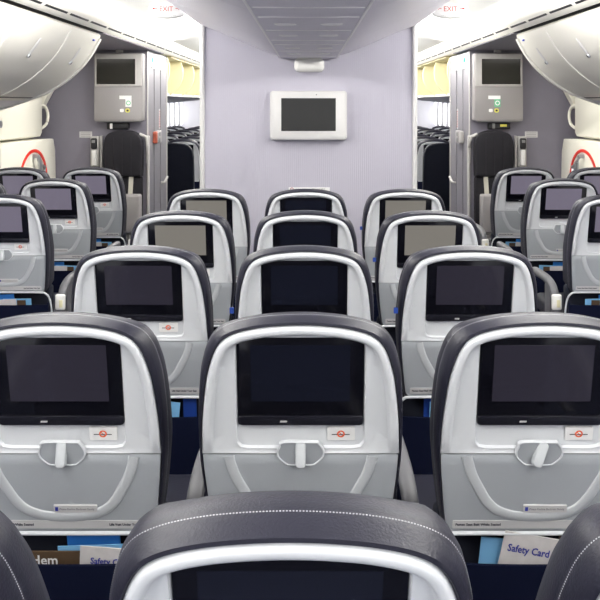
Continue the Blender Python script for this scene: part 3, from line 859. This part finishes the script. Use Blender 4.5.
    mb = MB(); hp = smooth_curve([(-.17, .985, 0), (-.175, 1.15, 0), (-.17, 1.30, 0), (-.14, 1.365, 0), (-.07, 1.395, 0), (0, 1.40, 0), (.07, 1.395, 0), (.14, 1.365, 0), (.17, 1.30, 0), (.175, 1.15, 0), (.17, .985, 0)], 40)
    po = [(p.x, p.y) for p in hp]
    plate(mb, po, .03, .13, 'seat_fabric_dark', fn=F, bev=.02); hr = mb.build('headrest', root)
    mb = MB()
    for q in range(3): mb.box((-.08 + .08 * q, -.131, 1.17), (.003, .003, .34), 'black')
    mb.build('cushion_seam', hr)
    mb = MB(); plate(mb, rrect(-.165, .165, .40, .975, .02), .02, .09, 'seat_fabric_dark', fn=F, bev=.012); mb.build('backrest', root)
    mb = MB()
    for q in (-1, 1): mb.box((q * .215, -.02, .70), (.022, .04, 1.30), 'console_edge', bev=.006)
    mb.tube([(-s * .14, -.06, 1.365), (-s * .20, -.05, 1.34), (-s * .215, -.04, 1.24), (-s * .215, -.03, 1.1)], .016, 'console_edge')
    mb.build('seat_frame', root)
    for q in (-1, 1):
        mb = MB(); xq = q * .075 - (.0) ; mb.add([(xq - .02, -.098, .98), (xq + .02, -.098, .98), (xq + .02 - q * .02, -.105, .62), (xq - .02 - q * .02, -.105, .62), (xq - .02, -.092, .98), (xq + .02, -.092, .98), (xq + .02 - q * .02, -.099, .62), (xq - .02 - q * .02, -.099, .62)],
                     [(0, 1, 2, 3), (4, 5, 6, 7), (0, 3, 7, 4), (1, 2, 6, 5), (0, 1, 5, 4), (3, 2, 6, 7)], 'strap'); mb.build('harness_strap', root)
    mb = MB(); mb.box((-s * .02 if s > 0 else .06, -.18, .66), (.24, .13, .34), 'console', bev=.02); mb.build('seat_pan', root)
    mb = MB(); mb.box((0, -.1, .44), (.36, .16, .06), 'console_edge', bev=.02); mb.tube([(-.12, -.13, .50), (-.02, -.20, .46), (.1, -.15, .52)], .008, 'strap'); mb.box((0, -.05, .2), (.34, .08, .4), 'console', bev=.01); mb.build('seat_base', root)
    tag(root, 'dark folding crew seat with pale harness straps on the %s galley front' % sn, 'attendant seat')
    # handset station
    root = empty('handset_station', (s * 1.955, 7.2, zrel(-.585)))
    mb = MB(); mb.box((0, -.028, .14), (.08, .06, .28), 'console_edge', bev=.012); mb.build('backplate', root)
    mb = MB(); mb.box((0, -.075, .215), (.055, .04, .10), 'black', bev=.014); mb.box((0, -.098, .235), (.03, .008, .025), 'mid_grey', bev=.002); mb.build('handset', root)
    mb = MB(); mb.box((0, -.068, .085), (.045, .03, .14), 'jamb', bev=.008); mb.build('cradle', root)
    tag(root, 'pale crew phone station with a black handset beside the %s crew seat' % sn, 'telephone')
    mb = MB(); mb.box((s * 2.05, 7.197, zrel(-.29)), (.115, .006, .055), 'label_grey')
    for q in range(3): mb.box((s * 2.05, 7.193, zrel(-.305 + .015 * q)), (.09, .002, .004), 'mid_grey')
    tag(mb.build('placard'), 'small pale rectangular plate on the mauve %s galley front' % sn, 'sign')
    # cabin door
    dr = empty('door_%d' % (i + 1), (s * 2.5, 6.55, 0)); struct(dr)
    mb = MB(); XX = lambda x: s * (x - 2.5)
    def side_plate(mb, poly, x0, x1, m, bev=.02):   # poly of (y, z); face towards the aisle at x0
        plate(mb, [(y - 6.55, z) for y, z in poly], -x1, -x0, m, fn=lambda y, z, t: Vector((s * (-t - 2.5), y, z)), bev=bev)
    side_plate(mb, [(5.90, .72), (6.44, .72), (6.50, .66), (6.50, .25), (7.10, .25), (7.16, .6), (7.19, 1.0), (7.17, 1.22), (7.12, 1.325), (6.9, 1.332), (6.2, 1.335), (5.90, 1.335)], 2.32, 2.78, 'cream', .012)
    lower = mb.build('lower_lining', dr)
    mb = MB(); side_plate(mb, [(5.60, 1.36), (6.75, 1.345), (7.0, 1.35), (7.04, 1.38), (7.04, 1.72), (6.9, 1.78), (5.60, 1.78)], 2.39, 2.80, 'cream', .03); mb.build('upper_lining', dr)
    mb = MB(); mb.add([(XX(2.42), .58 - .05, 1.60), (XX(2.42), .62, 1.60), (XX(2.18), .62, 2.05), (XX(2.18), .50, 2.05), (XX(2.62), .50, 1.60), (XX(2.62), .62, 1.60), (XX(2.4), .62, 2.05), (XX(2.4), .50, 2.05)],
                      [(0, 1, 2, 3), (4, 5, 6, 7), (0, 3, 7, 4), (1, 2, 6, 5), (0, 1, 5, 4), (3, 2, 6, 7)], 'cream'); mb.build('door_frame_post', dr)
    mb = MB(); mb.tube(smooth_curve([(XX(2.44), .46, 1.60), (XX(2.40), .51, 1.63), (XX(2.38), .56, 1.59), (XX(2.372), .565, 1.52), (XX(2.385), .54, 1.45), (XX(2.44), .48, 1.40)], 24), .014, 'cream'); mb.build('grab_handle', dr)
    arc = []
    for q in range(25):
        g = R(155 - 150 * q / 24); arc.append((6.59 - 6.55 + .335 * math.cos(g), .985 + .275 * math.sin(g)))
    mb = MB(); L = [[(XX(2.318), y, z) for y, z in arc], [(XX(2.311), y, z) for y, z in arc], [(XX(2.311), .04 + (y - .04) * .91, .985 + (z - .985) * .91) for y, z in arc], [(XX(2.318), .04 + (y - .04) * .91, .985 + (z - .985) * .91) for y, z in arc]]
    mb.loft(L, 'red', closed=False); tag(mb.build('handle_arc', dr), label='red curved stripe around the handle')
    mb = MB(); mb.tube([(XX(2.32), .04, 1.20), (XX(2.28), .04, 1.20), (XX(2.265), .05, 1.15), (XX(2.265), .07, 1.0)], .020, 'metal'); mb.tube([(XX(2.27), .07, 1.13), (XX(2.27), .17, 1.10), (XX(2.27), .16, 1.05)], .016, 'metal'); mb.build('door_lever', dr)
    mb = MB(); mb.tube([(XX(2.40), -.50, 1.485), (XX(2.378), -.50, 1.485)], .03, 'metal', 14); mb.build('knob', dr)

# ------------------------------------------------------------------ rear cabin: open bins and bright windows
for s, sn in ((-1, 'left'), (1, 'right')):
    y = 8.25; k = 0
    while y < 13.0:
        L_ = .88
        root = empty('overhead_bin', (s * 1.9, y, zrel(0)))
        X = lambda x: s * (x - 1.9)
        mb = MB(); mb.add([(X(1.62), 0, .08), (X(1.62), L_, .08), (X(2.3), L_, .06), (X(2.3), 0, .06), (X(1.62), 0, .11), (X(1.62), L_, .11), (X(2.3), L_, .11), (X(2.3), 0, .11)],
                          [(0, 1, 2, 3), (4, 5, 6, 7), (0, 1, 5, 4), (2, 3, 7, 6), (1, 2, 6, 5), (0, 3, 7, 4)], 'jamb'); mb.build('shelf', root)
        mb = MB(); mb.box((X(2.15), L_ / 2, .30), (.03, L_, .42), 'bin_cream'); mb.build('back_panel', root)
        mb = MB(); sp_ = smooth_curve([(1.50, .50, 0), (1.47, .40, 0), (1.475, .28, 0), (1.53, .17, 0), (1.62, .09, 0)], 14)
        pl = [(X(p.x), p.y) for p in sp_] + [(X(2.14), .09), (X(2.14), .50)]
        mb.prism(pl, 0, .035, 'bin_cream'); mb.build('divider', root)
        mb = MB(); mb.box((X(1.55), L_ / 2, .49), (.20, L_ - .04, .02), 'bin_cream'); mb.build('open_door', root)
        mb = MB(); mb.add([(X(1.64), .0, .078), (X(1.64), L_, .078), (X(2.35), L_, .00), (X(2.35), 0, .00)], [(0, 1, 2, 3)], 'psu'); mb.build('service_panel', root)
        tag(root, 'open cream luggage bin in the rear cabin past the %s aisle' % sn, 'overhead bin', 'open rear bins past the %s aisle' % sn)
        y += .885; k += 1
    y = 13.8
    n_ = 0
    while y < 17.5:
        n_ += 1
        num = n_ + (0 if s < 0 else 10)
        wn = empty('window_%d' % num, (s * 2.86, y, zrel(-.25))); struct(wn); wn.rotation_euler.x = R(9)
        mb = MB(); mb.box((0, 0, 0), (.05, .46, .50), 'window_light', bev=.015); mb.build('pane', wn)
        mb = MB(); mb.box((0, -.27, 0), (.10, .06, .60), 'label_grey', M=Matrix.Rotation(R(14) * -s * 0, 3, 'Y'), bev=.01); mb.build('window_frame', wn)
        y += .60

# ------------------------------------------------------------------ lights
def area(name, loc, d, sx, sy, power, color=(1, 1, 1)):
    l = bpy.data.lights.new(name, 'AREA'); l.shape = 'RECTANGLE'; l.size = sx; l.size_y = sy; l.energy = power; l.color = color
    o = bpy.data.objects.new(name, l); col.objects.link(o); o.location = loc
    z = -Vector(d).normalized(); y = Vector((0, 1, 0)); x = y.cross(z).normalized()      # long side along the cabin
    o.rotation_euler = Matrix((x, y, z)).transposed().to_euler(); return o
W_ = (1, .985, .95)
for s in (-1, 1):
    # light strips along both sides of each aisle cove wash the ceiling and the valance
    area('ceiling_wash_light', (s * .80, 1.45, zrel(.588)), (s * 1, 0, .35), .04, 6.0, 24, W_)
    area('ceiling_wash_light', (s * .80, 6.6, zrel(.588)), (s * 1, 0, .35), .04, 1.9, 8, W_)
    area('ceiling_wash_light', (s * 1.330, 3.0, zrel(.580)), (-s * 1, 0, .25), .03, 9.0, 52, W_)
    area('aisle_fill_light', (s * 1.04, 1.5, zrel(.60)), (0, 0, -1), .30, 5.4, 34, W_)  # fill panels added under the ceiling for general downlight
    area('aisle_fill_light', (s * 1.04, 6.2, zrel(.60)), (0, 0, -1), .28, 1.6, 6, W_)
    area('aisle_fill_light', (s * 1.04, 12.3, zrel(.578)), (0, 0, -1), .34, 10.0, 60, W_)
    area('ceiling_wash_light', (s * .80, 12.5, zrel(.585)), (s * 1, 0, .3), .04, 9.5, 50, W_)
    area('galley_light', (s * 2.0, 6.3, zrel(.47)), (0, 0, -1), .5, .5, 4, (1, .96, .9))
w = bpy.data.worlds.new('World'); sc.world = w; w.use_nodes = True
w.node_tree.nodes['Background'].inputs[0].default_value = (.92, .94, 1, 1)
w.node_tree.nodes['Background'].inputs[1].default_value = .9

# ------------------------------------------------------------------ camera
cam = bpy.data.cameras.new('Camera'); co = bpy.data.objects.new('Camera', cam); col.objects.link(co)
co.location = (0, 0, EYE); co.rotation_euler = (R(90), 0, 0)
cam.sensor_width = 36; cam.lens = 782 / 600 * 36
cam.shift_x = -(308.5 - 300) / 600; cam.shift_y = -(300 - 103) / 600
cam.clip_start = .05
sc.camera = co
sc.view_settings.view_transform = 'Standard'; sc.view_settings.look = 'None'
sc.view_settings.gamma = 1; sc.view_settings.use_curve_mapping = False
sc.view_settings.exposure = 0.55
